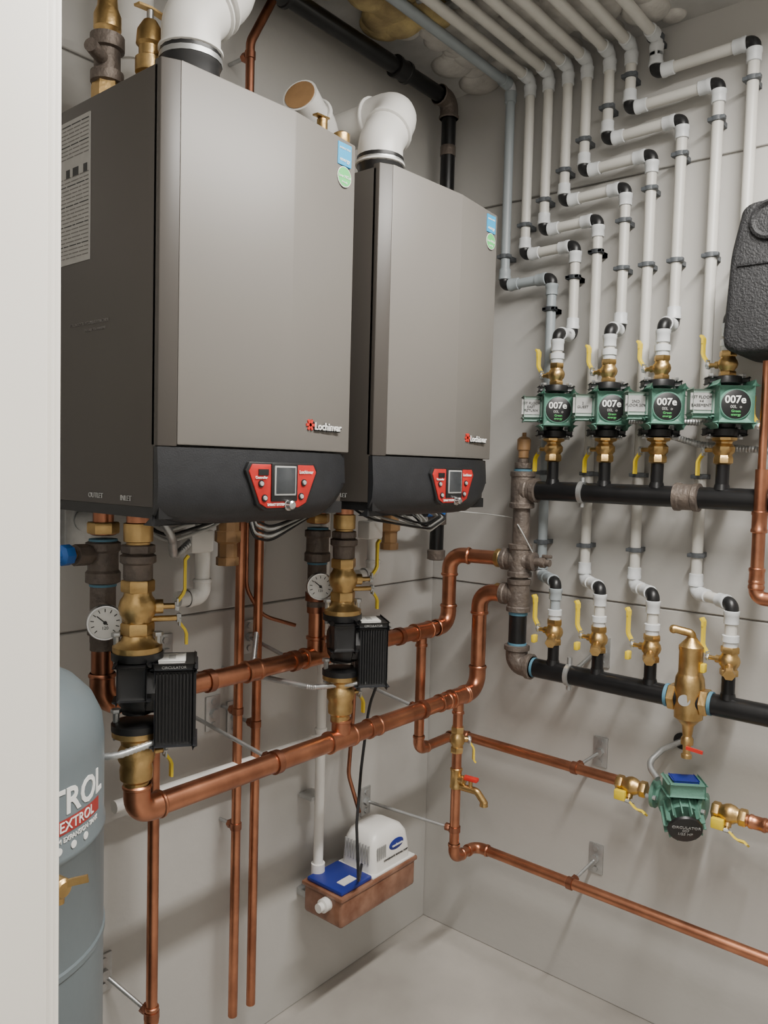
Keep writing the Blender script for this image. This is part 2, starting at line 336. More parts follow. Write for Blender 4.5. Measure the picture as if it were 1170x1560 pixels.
run(b,[(-.20,-.11,1.37),(-.45,-.11,1.385),(-.45,-.11,1.42)],.012,'steel_blk',R=.02); b.done()
# ---------------------------------------------------------------- copper headers
rc=.0207; ys=-.18; zs_=1.037; yr=-.28; zr=.857
b=Bd('copper_supply_header')
run(b,[(-1.30,ys,1.17),(-1.30,ys,zs_),(-.165,ys,zs_),(-.165,ys,1.250),(-.13,-.345,1.250)],rc,'copper',R=.042,fk='copper')
tee(b,(-.725,ys,zs_),(1,0,0),(0,0,1),rc,rc,'copper'); b.cyl((-.725,ys,zs_),(-.725,ys,1.19),rc,'copper')
tee(b,(-.295,ys,zs_),(1,0,0),(0,0,-1),rc,.0143,'copper',.08,.045)
sleeve(b,(-.93,ys,zs_),(1,0,0),.045,rc*1.08,'copper')
for x in (-1.05,-.80,-.40): ringclamp(b,(x,ys,zs_),(1,0,0),rc,(x+.01,0,zs_+.03)); plate(b,(x+.01,0,zs_+.03),A)
run(b,[(-.295,ys,zs_),(-.295,ys,.690),(-.10,ys,.690),(-.10,-.70,.686)],.0143,'copper',R=.025,fk='copper',ext=.018)
b.done()
b=Bd('copper_return_header')
run(b,[(-1.288,yr,.915),(-1.288,yr,zr),(-.15,yr,zr),(-.15,yr,1.148),(-.13,-.36,1.150)],rc*1.04,'copper',R=.048,fk='copper',ext=.026)
tee(b,(-.738,yr,zr),(1,0,0),(0,0,1),rc*1.04,rc,'copper'); b.cyl((-.738,yr,zr),(-.738,yr,.925),rc,'copper')
tee(b,(-.245,yr,zr),(1,0,0),(0,0,-1),rc*1.04,.0143,'copper',.08,.05); b.cyl((-.245,yr,zr),(-.245,yr,.765),.0143,'copper')
for x in (-.62,-.32): sleeve(b,(x,yr,zr),(1,0,0),.045,rc*1.08,'copper')
for x in (-.945,-.42): ringclamp(b,(x,yr,zr),(1,0,0),rc*1.04,(x-.03,0,zr+.055)); plate(b,(x-.03,0,zr+.055),A)
b.done()
b=Bd('copper_drain_pipe')
run(b,[(-.245,yr,.70),(-.245,yr,.383),(-.13,yr,.378),(-.13,-1.6,.372)],.0143,'copper',R=.028,fk='copper',ext=.018)
tee(b,(-.245,yr,.62),(0,0,1),(0,-1,0),.0143,.011,'brass',.06,.03)
ringclamp(b,(-.13,-.59,.376),(0,1,0),.0143,(0,-.605,.405)); plate(b,(0,-.605,.405),Bn)
ringclamp(b,(-.245,yr,.47),(0,0,1),.0143,(-.32,0,.495)); plate(b,(-.32,0,.495),A)
b.done()
bvalve('ball_valve',(-.245,yr,.732),(0,0,1),.017,.075,(.75,-.65,0),(0,0,-1),hl=.06,off=.024,w=.01)
b=Bd('hose_bib')
run(b,[(-.245,yr,.598),(-.235,-.345,.596),(-.230,-.37,.565)],.010,'brass',R=.015); b.cyl((-.238,-.325,.60),(-.238,-.325,.622),.006,'brass')
b.box((-.238,-.325,.627),(.020,.046,.012),'redh',.004,Matrix.Rotation(.1,3,'Z')); b.lathe((-.231,-.367,.570),(0,0,-1),[(0,.011),(.012,.012),(.013,.010)],'brass'); b.done()
b=Bd('copper_relief_pipe'); b.sweep([(-.867,-.06,1.42),(-.870,-.06,.14)],.0115,'copper',16)
for z in (1.0,.905,.62): ringclamp(b,(-.869,-.06,z),(0,0,1),.0115,(-.870,0,z))
plate(b,(-.90,0,.895),A); b.done()
b=Bd('copper_relief_pipe'); b.sweep([(-.809,-.06,1.42),(-.812,-.06,.14)],.0115,'copper',16)
for z in (1.0,.86): ringclamp(b,(-.811,-.06,z),(0,0,1),.0115,(-.812,0,z))
plate(b,(-.835,0,.87),A); b.done()
b=Bd('copper_drop_pipe'); b.sweep([(-1.13,-.10,.96),(-1.13,-.10,.29)],.0125,'copper',16); sleeve(b,(-1.13,-.10,.30),(0,0,1),.04,.014,'copper')
ringclamp(b,(-1.13,-.10,.30),(0,0,1),.014,(-1.19,0,.38)); plate(b,(-1.19,0,.38),A); b.done()
b=Bd('pvc_condensate_pipe')
run(b,[(-.578,-.06,1.40),(-.578,-.06,.39)],.0135,'pvc'); b.cyl((-1.20,-.06,.772),(-.578,-.06,.765),.0135,'pvc')
tee(b,(-.578,-.06,.765),(0,0,1),(-1,0,0),.0135,.0135,'pvc',.06,.04)
sleeve(b,(-1.13,-.06,.772),(1,0,0),.04,.015,'pvc'); b.box((-.578,-.03,.60),(.05,.05,.012),'galv',.002); b.done()
def trap(x):
    b=Bd('condensate_trap'); run(b,[(x+.03,-.10,1.41),(x+.03,-.10,1.205),(x-.035,-.10,1.205)],.017,'pvc',R=.02,fk='pvc',ext=.02)
    b.box((x+.015,-.10,1.33),(.06,.045,.05),'pvc',.006)
    b.lathe((x+.10,-.10,1.41),(0,0,-1),[(0,.026),(.06,.026),(.062,.030),(.085,.030),(.09,.022),(.12,.022),(.122,.026),(.14,.026)],'tan',8)
    return b.done()
trap(-1.04); trap(-.455)
# ---------------------------------------------------------------- columns under the boilers
CR=V((.8,-.6,0)).normalized(); CF=V((-.6,-.8,0)).normalized()
def supply_drop(x,gz,iron0,side):
    b=Bd('supply_riser'); y=ys
    b.lathe((x,y,1.412),(0,0,-1),[(0,.019),(.03,.019),(.032,.024),(.048,.024),(.05,.019)],'copper')
    hexn(b,(x,y,1.365),(0,0,1),.022,.029,'brass')
    b.lathe((x,y,iron0),(0,0,-1),[(0,.024),(.004,.032),(.018,.032),(.022,.028),(.055,.028),(.060,.032),(.078,.032),(.082,.024)],'iron')
    b.lathe((x,y,iron0+.003),(0,0,-1),[(0,.026),(.006,.026)],'teflon'); b.lathe((x,y,iron0-.080),(0,0,-1),[(0,.025),(.006,.025)],'teflon')
    b.cyl((x,y,iron0-.08),(x,y,1.16),.0235,'iron'); b.lathe((x,y,1.195),(0,0,-1),[(0,.028),(.02,.028),(.022,.023),(.05,.023)],'iron' if x<-1 else 'copper_d')
    b.cyl((x,y,gz),V((x,y,gz))+V((-.5,-.8,0)).normalized()*.045,.010,'brass')
    if side:
        b.cyl((x,ys,1.325),(x-.05,-.188,1.33),.014,'iron'); b.lathe((x-.035,-.186,1.328),(-1,-.2,.05),[(0,.02),(.03,.02)],'iron',8)
        b.cyl((x-.06,-.19,1.33),(x-.085,-.195,1.331),.010,'brass'); b.lathe((x-.070,-.192,1.331),(-1,-.2,0),[(0,.010),(.004,.019),(.022,.019),(.028,.012),(.06,.010)],'bluev',8)
    return b.done()
supply_drop(-1.30,1.207,1.352,True); supply_drop(-.728,1.217,1.35,False)
def gauge(x,gz,dn):
    b=Bd('thermometer_gauge'); d=V(dn).normalized(); p=V((x,ys,gz))+d*.043
    b.lathe(p,d,[(0,.026),(.004,.033),(.016,.033),(.019,.0315),(.019,.029),(.015,.0285)],'chrome',32)
    b.lathe(p,d,[(.012,.0288),(.0155,.0286)],'wtext',32)
    ux=V((0,0,1)).cross(d).normalized(); uy=V((0,0,1))
    for i in range(11):
        a=rad(225-27*i); c=p+d*.0158+ux*math.cos(a)*.0225+uy*math.sin(a)*.0225; t=ux*math.cos(a)+uy*math.sin(a)
        b.strip([c-t*.003,c+t*.003],.0016,.0006,t.cross(d),'ink')
    c=p+d*.0165; t=(ux*-.75+uy*.65); b.strip([c-t*.006,c+t*.019],.002,.0006,t.cross(d),'ink'); b.lathe(c,d,[(0,.0035),(.001,.003)],'ink')
    b.text('120',.008,'ink',p+d*.0158-uy*.010,ux,uy); return b.done()
gauge(-1.30,1.207,(-.45,-.89,0)); gauge(-.728,1.217,(-.6,-.8,0))
def return_drop(x):
    b=Bd('return_riser'); y=yr
    b.lathe((x,y,1.412),(0,0,-1),[(0,.021),(.02,.021)],'copper')
    b.lathe((x,y,1.392),(0,0,-1),[(0,.021),(.002,.026),(.034,.026),(.036,.021),(.05,.021)],'brass')
    hexn(b,(x,y,1.352),(0,0,-1),.016,.030,'iron'); b.lathe((x,y,1.336),(0,0,-1),[(0,.026),(.004,.032),(.016,.032),(.020,.026),(.045,.026),(.05,.023)],'iron')
    b.lathe((x,y,1.290),(0,0,-1),[(0,.024),(.006,.024)],'teflon')
    vbody(b,(x,yr,1.238),(0,0,1),.026,.10,(.85,-.5,0),(0,0,1),hl=.085,off=.05,w=.012)
    lever(b,V((x,yr,1.215)),(.85,-.45,0),(0,0,-1),off=.075,L=.05,w=.011,tab=False)
    b.lathe((x,y,1.188),(0,0,-1),[(0,.026),(.01,.030),(.02,.044),(.030,.044)],'brass')
    b.lathe((x,y,1.158),(0,0,-1),[(0,.046),(.014,.046),(.018,.03)],'blk')
    b.lathe((x,y,1.030),(0,0,-1),[(0,.03),(.004,.045),(.016,.045)],'blk')
    b.lathe((x,y,1.014),(0,0,-1),[(0,.044),(.010,.044),(.018,.030),(.028,.027),(.040,.033),(.055,.033),(.065,.028),(.075,.030),(.092,.029),(.098,.023),(.11,.023)],'brass')
    for sx in (-1,1):
        q=V((x,y,0))+CR*sx*.036
        for z0,z1 in ((1.185,1.135),(1.045,.995)): b.cyl(q+V((0,0,z0)),q+V((0,0,z1)),.006,'galv',8); hexn(b,q+V((0,0,z0)),(0,0,1),.007,.010,'galv')
    lever(b,(x,y,.965),(.9,-.2,0),(0,0,-1),off=.055,L=.055,w=.010,tab=False)
    return b.done()
return_drop(-1.290); return_drop(-.742)
def blackpump(x):
    b=Bd('black_circulator_pump'); y=yr; zc=1.092; c=V((x,y,zc))
    b.lathe((x,y,1.14),(0,0,-1),[(0,.026),(.02,.03),(.075,.03),(.096,.026)],'blk')
    b.lathe(c-CR*.032,CR,[(0,.030),(.010,.045),(.030,.052),(.048,.052),(.052,.046)],'blk',28)
    b.lathe(c+CR*.018,CR,[(0,.05),(.016,.05)],'blk',8)
    mc=c+CR*.066+V((0,0,-.030)); rot=Matrix((CR,CF,V((0,0,1)))).transposed()
    b.box(mc,(.068,.080,.140),'blkplastic',.008,rot)
    for i in range(11): b.box(mc+CR*(-.030+i*.006)+CF*.041,(.0022,.010,.124),'blk',0,rot)
    for i in range(8): b.box(mc+CR*.035+CF*(-.03+i*.0085),(.008,.0022,.12),'blk',0,rot)
    b.box(mc+V((0,0,.073)),(.072,.084,.014),'blk',.004,rot)
    b.box(mc+V((0,0,.0815))+CF*.006-CR*.004,(.046,.060,.004),'white',.001,rot)
    b.box(mc+V((0,0,.0835))+CF*.006-CR*.004,(.012,.030,.002),'lightgrey',0,rot)
    b.text('CIRCULATOR',.007,'lightgrey',mc+V((0,0,.073))+CF*.0422,CR,(0,0,1))
    b.box(c+CF*.045+V((0,0,.02))-CR*.005,(.05,.03,.06),'blk',.008,rot)
    return b.done()
blackpump(-1.290); blackpump(-.742)
def flex(name,pts,r=.0085,k='galv'):
    b=Bd(name); p,_=fillet(pts,.05,8); P=[];R=[]
    for a,c in zip(p[:-1],p[1:]):
        L=(c-a).length; n=max(1,int(L/.0035))
        for i in range(n): P.append(a.lerp(c,i/n)); R.append(r if len(P)%2 else r*.84)
    P.append(p[-1]); R.append(r); b.sweep(P,R,k,10); return b.done()
flex('flexible_conduit',[(-1.27,-.33,1.0),(-1.36,-.31,.985),(-1.42,-.18,.99),(-1.42,-.05,1.02)],.007)
flex('flexible_conduit',[(-.72,-.34,1.0),(-.80,-.24,.985),(-.86,-.10,1.0),(-.80,-.05,1.12),(-.78,-.05,1.40)],.007)
flex('flexible_conduit',[(-1.22,-.22,1.412),(-1.19,-.24,1.36),(-1.10,-.12,1.30),(-1.0,-.10,1.36),(-.95,-.14,1.41)],.009)
flex('armored_cable',[(-.10,-.54,1.655),(-.06,-.62,1.645),(-.055,-1.3,1.62)],.009)
flex('armored_cable',[(-.10,-.80,1.60),(-.06,-.86,1.58),(-.055,-1.3,1.54)],.009)
def cable(name,pts,r,k='cable',R=.08):
    b=Bd(name); p,_=fillet(pts,R,8); b.sweep(p,r,k,8); return b.done()
b=Bd('control_cables')
for i in range(9):
    q=random.uniform(-.02,.02); dz=random.uniform(-.03,.01)
    p,_=fillet([(-.66+.03*i,-.20+q,1.412),(-.62+.035*i,-.24+q,1.375+dz),(-.42,-.28+q,1.345+dz),(-.25,-.22+q,1.37+dz*.5),(-.22,-.10,1.385)],.08,6); b.sweep(p,.003,'cable' if i%3 else 'blk',8)
for i in range(5):
    p,_=fillet([(-.95+.01*i,-.20,1.412),(-1.0,-.24,1.35+.01*i),(-.90,-.20,1.33+.008*i),(-.76,-.22,1.40)],.06,6); b.sweep(p,.003,'cable' if i%2 else 'blk',8)
for i in range(3):
    p,_=fillet([(-1.24,-.16,1.412),(-1.18,-.2,1.34+.012*i),(-1.08,-.22,1.37+.01*i),(-.98,-.2,1.412)],.05,6); b.sweep(p,.0035,'blk' if i%2 else 'cable',8)
b.done()
cable('sensor_wire',[(-.22,-.10,1.385),(-.12,-.25,1.375),(-.13,-.37,1.37),(-.17,-.42,1.34),(-.13,-.44,1.27)],.0018,R=.05)
cable('pump_power_cord',[(-.70,-.36,1.05),(-.60,-.30,1.02),(-.50,-.20,.95),(-.45,-.12,.84),(-.50,-.14,.68),(-.57,-.19,.56),(-.60,-.225,.47),(-.58,-.21,.415),(-.50,-.15,.415)],.0042,'blk')
cable('copper_gauge_line',[(-.84,-.05,1.36),(-.84,-.05,1.20),(-.80,-.06,1.13),(-.72,-.10,1.10)],.005,'copper_d')
cable('copper_discharge_line',[(-.50,-.10,1.04),(-.43,-.05,.98),(-.425,-.04,.80),(-.44,-.04,.62),(-.40,-.05,.50)],.006,'copper_d')
# ---------------------------------------------------------------- condensate pump
b=Bd('condensate_pump'); zb=.298; zt=.384
b.b2((-.622,-.190,zb),(-.307,-.050,zt-.006),'tray',.010,3)
b.b2((-.626,-.194,zt-.012),(-.303,-.046,zt),'tray',.003)
b.b2((-.495,-.188,zt-.002),(-.308,-.052,zt+.005),'white',.002)
b.prism([(0,0),(0,.128),(.122,.128),(.122,0)],(-.618,-.186,zt),(1,0,0),(0,1,0),(0,0,1),.012,'blue',.004)
b.box((-.565,-.155,zt+.0135),(.05,.026,.002),'white',0)
rings=[]
for z,g in ((zt+.004,0),(zt+.045,.003),(zt+.080,.008),(zt+.100,.018),(zt+.110,.034)):
    x0,x1,y0,y1=-.488+g,-.316-g*1.4,-.182+g*.8,-.058-g*.6; c=.022; r=[]
    for cx,cy,a0 in ((x1-c,y1-c,0),(x0+c,y1-c,90),(x0+c,y0+c,180),(x1-c,y0+c,270)):
        for i in range(6): a=rad(a0+i*18); r.append(V((cx+c*math.cos(a),cy+c*math.sin(a),z)))
    rings.append(r)
b.rings(rings,b.mi('pvc'))
b.ball((-.385,-.179,zt+.060),.032,'blue',(1,.10,.5)); b.text('condensate',.010,'wtext',(-.385,-.1835,zt+.060),(1,0,0),(0,0,1),depth=.0008)
b.text('CONDENSATE REMOVAL PUMP',.0075,'ink',(-.39,-.1825,zt+.030),(1,0,0),(0,0,1))
for i in range(9): b.b2((-.484,-.165+i*.0105,zt+.030),(-.4893,-.161+i*.0105,zt+.082),'lightgrey')
for i in range(5): b.b2((-.470+i*.008,-.1795,zt+.040),(-.466+i*.008,-.1825,zt+.075),'lightgrey')
b.lathe((-.622,-.14,zb+.055),(-1,0,0),[(0,.018),(.02,.018),(.022,.012),(.035,.012)],'pvc')
b.lathe((-.578,-.06,zt+.005),(0,0,1),[(0,.019),(.03,.019)],'pvc')
b.b2((-.60,-.05,zb+.02),(-.33,-.001,zb+.04),'galv',.002); b.done()
# ---------------------------------------------------------------- expansion tank
tx,ty,tr=-1.607,-.313,.2
b=Bd('expansion_tank')
pr=[(0.0,.14),(.03,.155),(.06,.155),(.08,.19),(.12,.2),(.765,.2),(.768,.2025),(.776,.2025),(.779,.2),(.935,.2),(.938,.2022),(.944,.2022),(.947,.2),(1.07,.2),(1.105,.196),(1.135,.182),(1.16,.158),(1.18,.12),(1.192,.07),(1.196,.03),(1.196,.0)]
b.lathe((tx,ty,0),(0,0,1),pr,'tank',64)
ph=rad(-112.2)
b.text('AMTROL',.052,'wtext',None,None,None,wrap=(tx,ty,tr,ph+rad(38),1.021),bold=.0010)
n=20; mi_=b.mi('red2'); q=tr+.0006
vs=[]
for i in range(n+1):
    a=ph+rad(10)+rad(54)*i/n; vs.append([b.bm.verts.new((tx+q*math.cos(a),ty+q*math.sin(a),z)) for z in (.978,.999)])
for i in range(n): f=b.bm.faces.new((vs[i][0],vs[i+1][0],vs[i+1][1],vs[i][1])); f.material_index=mi_
b.text('EXTROL',.021,'wtext',None,None,None,wrap=(tx,ty,tr+.0006,ph+rad(47),.988))
b.text('HYDRONIC SYSTEM EXPANSION TANK',.0100,'wtext',None,None,None,wrap=(tx,ty,tr,ph+rad(37),.969))
for i in range(5):
    a=ph+rad(20+i*8); b.lathe((tx+tr*math.cos(a),ty+tr*math.sin(a),.956),(math.cos(a),math.sin(a),0),[(0,.0055),(.001,.0055)],'wtext')
b.done()
b=Bd('drain_valve'); a=ph+rad(30); d=V((math.cos(a),math.sin(a),0)); p=V((tx,ty,.925))+d*.199
b.lathe(p,d,[(0,.010),(.02,.010),(.021,.014),(.038,.014),(.042,.010)],'brass'); b.strip([p+d*.034+CR*-.01,p+d*.036+CR*.012+V((0,0,.008)),p+d*.038+CR*.032+V((0,0,.012))],.010,.004,(0,0,1),'brass'); b.cyl(p+d*.030,p+d*.030+V((0,0,-.022)),.007,'brass'); b.done()
# ---------------------------------------------------------------- PEX runs on right wall
tub=[(-.266,2.05,-.423,1),(-.331,2.13,-.492,0),(-.390,2.19,-.557,1),(-.450,2.26,-.632,0),(-.507,2.33,-.700,1),(-.572,2.40,-.775,0),(-.632,2.465,-.862,1),(-.699,2.54,-.940,0)]
vy=[-.512,-.642,-.785,-.975]; py=[-.490,-.640,-.780,-.938]
def pexrun(i,y0,z,y1,ret):
    b=Bd('pex_pipe'); x=-.05; xm=-.13
    pts=[(-1.75,y0,2.628),(x,y0,2.628),(x,y0,z),(x,y1,z+.004)]
    if ret: pts+=[(x,y1,1.205),(xm,vy[i//2],1.200),(xm,vy[i//2],1.094)]
    else: pts+=[(x,y1,1.885),(xm,py[i//2],1.880),(xm,py[i//2],1.795)]
    path,arcs=fillet(pts,.0142,6)
    k='pexg' if i==0 else 'pex'; b.sweep(path,.0138,k,16)
    for j,(arc,u,v) in enumerate(arcs):
        f='sleeve' if j in(0,) or (ret and j==3) else 'blk'
        b.sweep([arc[0]-u*.003]+arc+[arc[-1]+v*.003],.0156,f,16)
        L=.031
        sk='pexg' if i==0 else 'sleeve'
        b.lathe(arc[0]-u*.003,-u,[(0,.0150),(.001,.0184),(.010,.0184),(.012,.0172),(L,.0172),(L+.001,.0150)],sk,18)
        b.lathe(arc[-1]+v*.003,v,[(0,.0150),(.001,.0184),(.010,.0184),(.012,.0172),(L,.0172),(L+.001,.0150)],sk,18)
    cl=[(y0,z+.085),(y1,z-.085),(y1,2.05 if i>2 else 1.97)]
    if i in(0,1,2): cl[2]=(y1,z-.085)
    if ret: cl+=[(y1,1.50),(y1,1.30)]
    for yy,zz in cl:
        b.lathe((x,yy,zz-.006),(0,0,1),[(0,.014),(.001,.0185),(.012,.0185),(.013,.014)],'clip'); b.b2((-.034,yy-.008,zz-.006),(-.0005,yy+.008,zz+.006),'clip'); b.b2((-.066,yy-.021,zz-.005),(-.05,yy+.021,zz+.005),'clip',.002)
    b.lathe((xm,(vy if ret else py)[i//2],1.094 if ret else 1.795),(0,0,1),[(0,.0165),(.014,.0165),(.015,.0195),(.030,.0195),(.031,.0165)],'sleeve')
    return b.done()
for i,t in enumerate(tub): pexrun(i,*t)
# ---------------------------------------------------------------- steel manifolds
xm=-.13; rm=.0265
b=Bd('steel_supply_manifold')
b.cyl((xm,-.43,1.450),(xm,-1.5,1.447),rm,'steel_blk',24)
def ironband(b,p,d,L,r): b.lathe(V(p)-V(d).normalized()*L/2,d,[(0,r),(.002,r*1.22),(.014,r*1.22),(.017,r*1.12),(L-.017,r*1.12),(L-.014,r*1.22),(L-.002,r*1.22),(L,r)],'iron',24)
ironband(b,(xm,-.858,1.449),(0,1,0),.062,rm*1.08)
b.lathe((xm,-.439,1.45),(0,-1,0),[(0,rm*1.03),(.006,rm*1.03)],'teflon')
for y in (-.580,): b.lathe((xm,y,1.45),(0,1,0),[(-.007,rm),(-.006,rm*1.15),(.006,rm*1.15),(.007,rm)],'galv'); b.cyl((xm,y,1.45),(-.002,y,1.45),.006,'galv'); b.cyl((xm,y,1.41),(xm,y,1.49),.007,'galv')
for y in py: b.cyl((xm,y,1.447),(xm,y,1.535),.0155,'steel_blk'); b.lathe((xm,y,1.477),(0,0,1),[(-.008,.02),(.006,.0165)],'steel_blk')
b.done()
b=Bd('steel_return_manifold')
b.cyl((xm,-.445,.952),(xm,-1.5,.948),rm,'steel_blk',24)
b.lathe((xm,-.452,.952),(0,-1,0),[(0,rm*1.04),(.007,rm*1.04)],'teflon')
b.lathe((xm,-.562,.951),(0,1,0),[(-.007,rm),(-.006,rm*1.15),(.006,rm*1.15),(.007,rm)],'galv'); b.cyl((xm,-.562,.951),(-.002,-.562,.98),.006,'galv'); plate(b,(0,-.60,1.0),Bn); b.cyl((xm,-.562,.91),(xm,-.562,1.0),.007,'galv')
for y in vy: b.cyl((xm,y,.950),(xm,y,1.025),.0155,'steel_blk'); b.lathe((xm,y,.978),(0,0,1),[(-.008,.02),(.006,.0165)],'steel_blk')
b.done()
b=Bd('iron_header_riser'); yv=-.397
b.cyl((xm,yv,1.50),(xm,yv,1.02),.024,'iron',24)
ironband(b,(xm,yv,1.45),(0,0,1),.105,.029); ironband(b,(xm,yv-.028,1.45),(0,1,0),.045,.028)
b.lathe((xm,yv,1.502),(0,0,1),[(0,.026),(.006,.026)],'teflon'); b.lathe((xm,yv,1.508),(0,0,1),[(0,.020),(.003,.024),(.018,.024),(.02,.016),(.03,.016)],'iron')
b.lathe((xm,yv,1.537),(0,0,1),[(0,.010),(.004,.015),(.022,.015),(.026,.019),(.055,.019),(.060,.015),(.064,.006),(.074,.006)],'tan')
ironband(b,(xm,yv,1.25),(0,0,1),.095,.028); ironband(b,(xm,yv,1.15),(0,0,1),.095,.028)
for z in (1.25,1.15):
    ironband(b,(xm,yv+.03,z),(0,1,0),.05,.026)
    b.lathe((xm,yv+.052,z),(0,1,0),[(0,.026),(.006,.026)],'teflon'); b.lathe((xm,yv+.058,z),(0,1,0),[(0,.024),(.003,.027),(.016,.027),(.02,.022)],'brass')
ironband(b,(xm,yv-.03,1.25),(0,1,0),.04,.022)
b.lathe((xm,yv-.05,1.25),(0,-1,0),[(0,.012),(.014,.012),(.016,.015),(.030,.015),(.032,.010),(.045,.010)],'iron'); b.box((xm,yv-.085,1.268),(.01,.03,.010),'iron',.003)
for z in (1.098,1.01): b.lathe((xm,yv,z),(0,0,1),[(-.004,.027),(.004,.027)],'teflon')
b.cyl((xm,yv,1.105),(xm,yv,1.0),.0255,'steel_blk',24)
p,arcs=fillet([(xm,yv,1.005),(xm,yv,.952),(xm,yv-.052,.952)],.034); b.sweep(p,.031,'iron',24)
b.lathe((xm,yv,1.008),(0,0,-1),[(0,.03),(.002,.036),(.014,.036),(.017,.031)],'iron',24); b.lathe((xm,yv-.052,.952),(0,1,0),[(0,.03),(.002,.036),(.014,.036),(.017,.031)],'iron',24)
b.done()
# ---------------------------------------------------------------- green pumps
PD=V((-.82,-.57,0)).normalized(); PR=V((.57,-.82,0)).normalized(); ZU=V((0,0,1))
YL=V((.15,1,0))
notes=['1ST FLOOR\nEAST\nRETURN','2\nGUEST','2ND\nFLOOR 50%','1ST FLOOR\n+4\nBASEMENT']
def greenpump(y,note):
    b=Bd('green_circulator_pump'); c=V((xm,y,1.668)); rot=Matrix((PR,PD,ZU)).transposed()
    for z,s_ in ((1.728,-1),(1.608,1)):
        b.lathe((xm,y,z),(0,0,s_),[(-.012,.022),(-.010,.032),(0,.034),(.006,.034),(.010,.024)],'blk',24)
        for q in (-1,1):
            pp=V((xm,y,z))+PR*q*.034; b.box(pp,(.024,.03,.012),'blk',.004,rot); b.cyl(pp-ZU*.016,pp+ZU*.016,.005,'galv',8); hexn(b,pp+ZU*.010,(0,0,1),.007,.009,'galv'); hexn(b,pp-ZU*.017,(0,0,1),.007,.009,'galv')
    b.lathe((xm,y,1.72),(0,0,-1),[(0,.022),(.02,.028),(.08,.028),(.105,.022)],'blk')
    b.lathe(c-PD*.03,PD,[(0,.025),(.008,.040),(.03,.046),(.042,.046)],'green',28)
    b.box(c+PD*.038,(.078,.05,.084),'green',.014,rot,3); b.box(c+PD*.03,(.092,.02,.055),'green',.006,rot)
    b.lathe(c+PD*.062,PD,[(0,.0375),(.004,.0375),(.007,.035)],'green',32); b.lathe(c+PD*.064,PD,[(0,.033),(.006,.033),(.0065,.032)],'blk',32)
    f=c+PD*.0712
    b.text('007e',.024,'wtext',f+ZU*.010-PR*.002,PR,ZU,bold=.0004); b.text('00L  o',.010,'lightgrey',f-ZU*.006,PR,ZU); b.text('Green\nenergy',.0080,'lime',f-ZU*.020,PR,ZU)
    j=c-PR*.063+PD*.018+ZU*.008; b.box(j,(.050,.045,.056),'jbox',.005,rot)
    b.box(j+PD*.023-PR*.006,(.050,.002,.040),'lightgrey',.0005,rot); b.text(note,.0095,'ink',j+PD*.0246-PR*.006,PR,ZU)
    b.box(j-ZU*.032-PR*.002,(.045,.04,.012),'green',.003,rot)
    return b.done()
for y,nn in zip(py,notes): greenpump(y,nn)
for y in py:
    bvalve('ball_valve',(xm,y,1.768),(0,0,1),.0175,.062,YL,(0,0,1),hl=.066,off=.036,w=.013)
    b=Bd('isolation_flange_valve')
    b.lathe((xm,y,1.594),(0,0,-1),[(0,.030),(.006,.030),(.010,.020),(.014,.019),(.022,.026),(.034,.026),(.042,.020),(.048,.023),(.060,.023),(.064,.0165)],'brass',8)
    lever(b,(xm,y,1.565),YL,(0,0,-1),off=.05,L=.062,w=.013,tab=False); b.done()
for y in vy:
    b=Bd('ball_valve'); vbody(b,(xm,y,1.062),(0,0,1),.019,.070,YL,(0,0,1),hl=.085,off=.04,w=.014)
    b.cyl((xm,y,1.06),(xm-.045,y-.012,1.04),.010,'brass'); b.lathe((xm-.04,y-.012,1.043),(-1,-.3,-.4),[(0,.014),(.012,.014)],'brass',6)
    b.box((xm-.004,y+.058,1.035),(.02,.012,.022),'yellow',.003); b.done()
# ---------------------------------------------------------------- air separator
b=Bd('air_separator'); y=-.885
b.lathe((xm,y,.855),(0,0,1),[(0,.010),(.01,.012),(.03,.014),(.045,.027),(.05,.034),(.13,.036),(.150,.034),(.158,.030),(.162,.0285),(.215,.0285),(.220,.030),(.228,.030),(.245,.015),(.25,.012)],'brass',28)
hexn(b,(xm,y+.048,.951),(0,-1,0),.018,.034,'brass'); hexn(b,(xm,y-.030,.951),(0,-1,0),.018,.034,'brass')
for q in (.053,-.053): b.lathe((xm,y+q,.951),(0,1,0),[(-.004,.029),(.004,.029)],'teflon')
run(b,[(xm,y,1.10),(xm,y,1.115),(xm-.01,y+.04,1.122)],.010,'brass',R=.01); b.ball((xm-.01,y+.042,1.121),.011,'brass')
b.lathe((xm,y,.86),(0,0,-1),[(0,.010),(.008,.015),(.022,.015),(.024,.010),(.045,.009),(.048,.013),(.056,.013)],'brass'); b.strip([(xm-.02,y-.005,.835),(xm-.02,y-.045,.832)],.008,.005,(0,0,1),'redh')
b.lathe((xm-.0350,y-.0,.955),(-1,-.3,0),[(0,.014),(.0015,.014)],'lightgrey'); b.done()
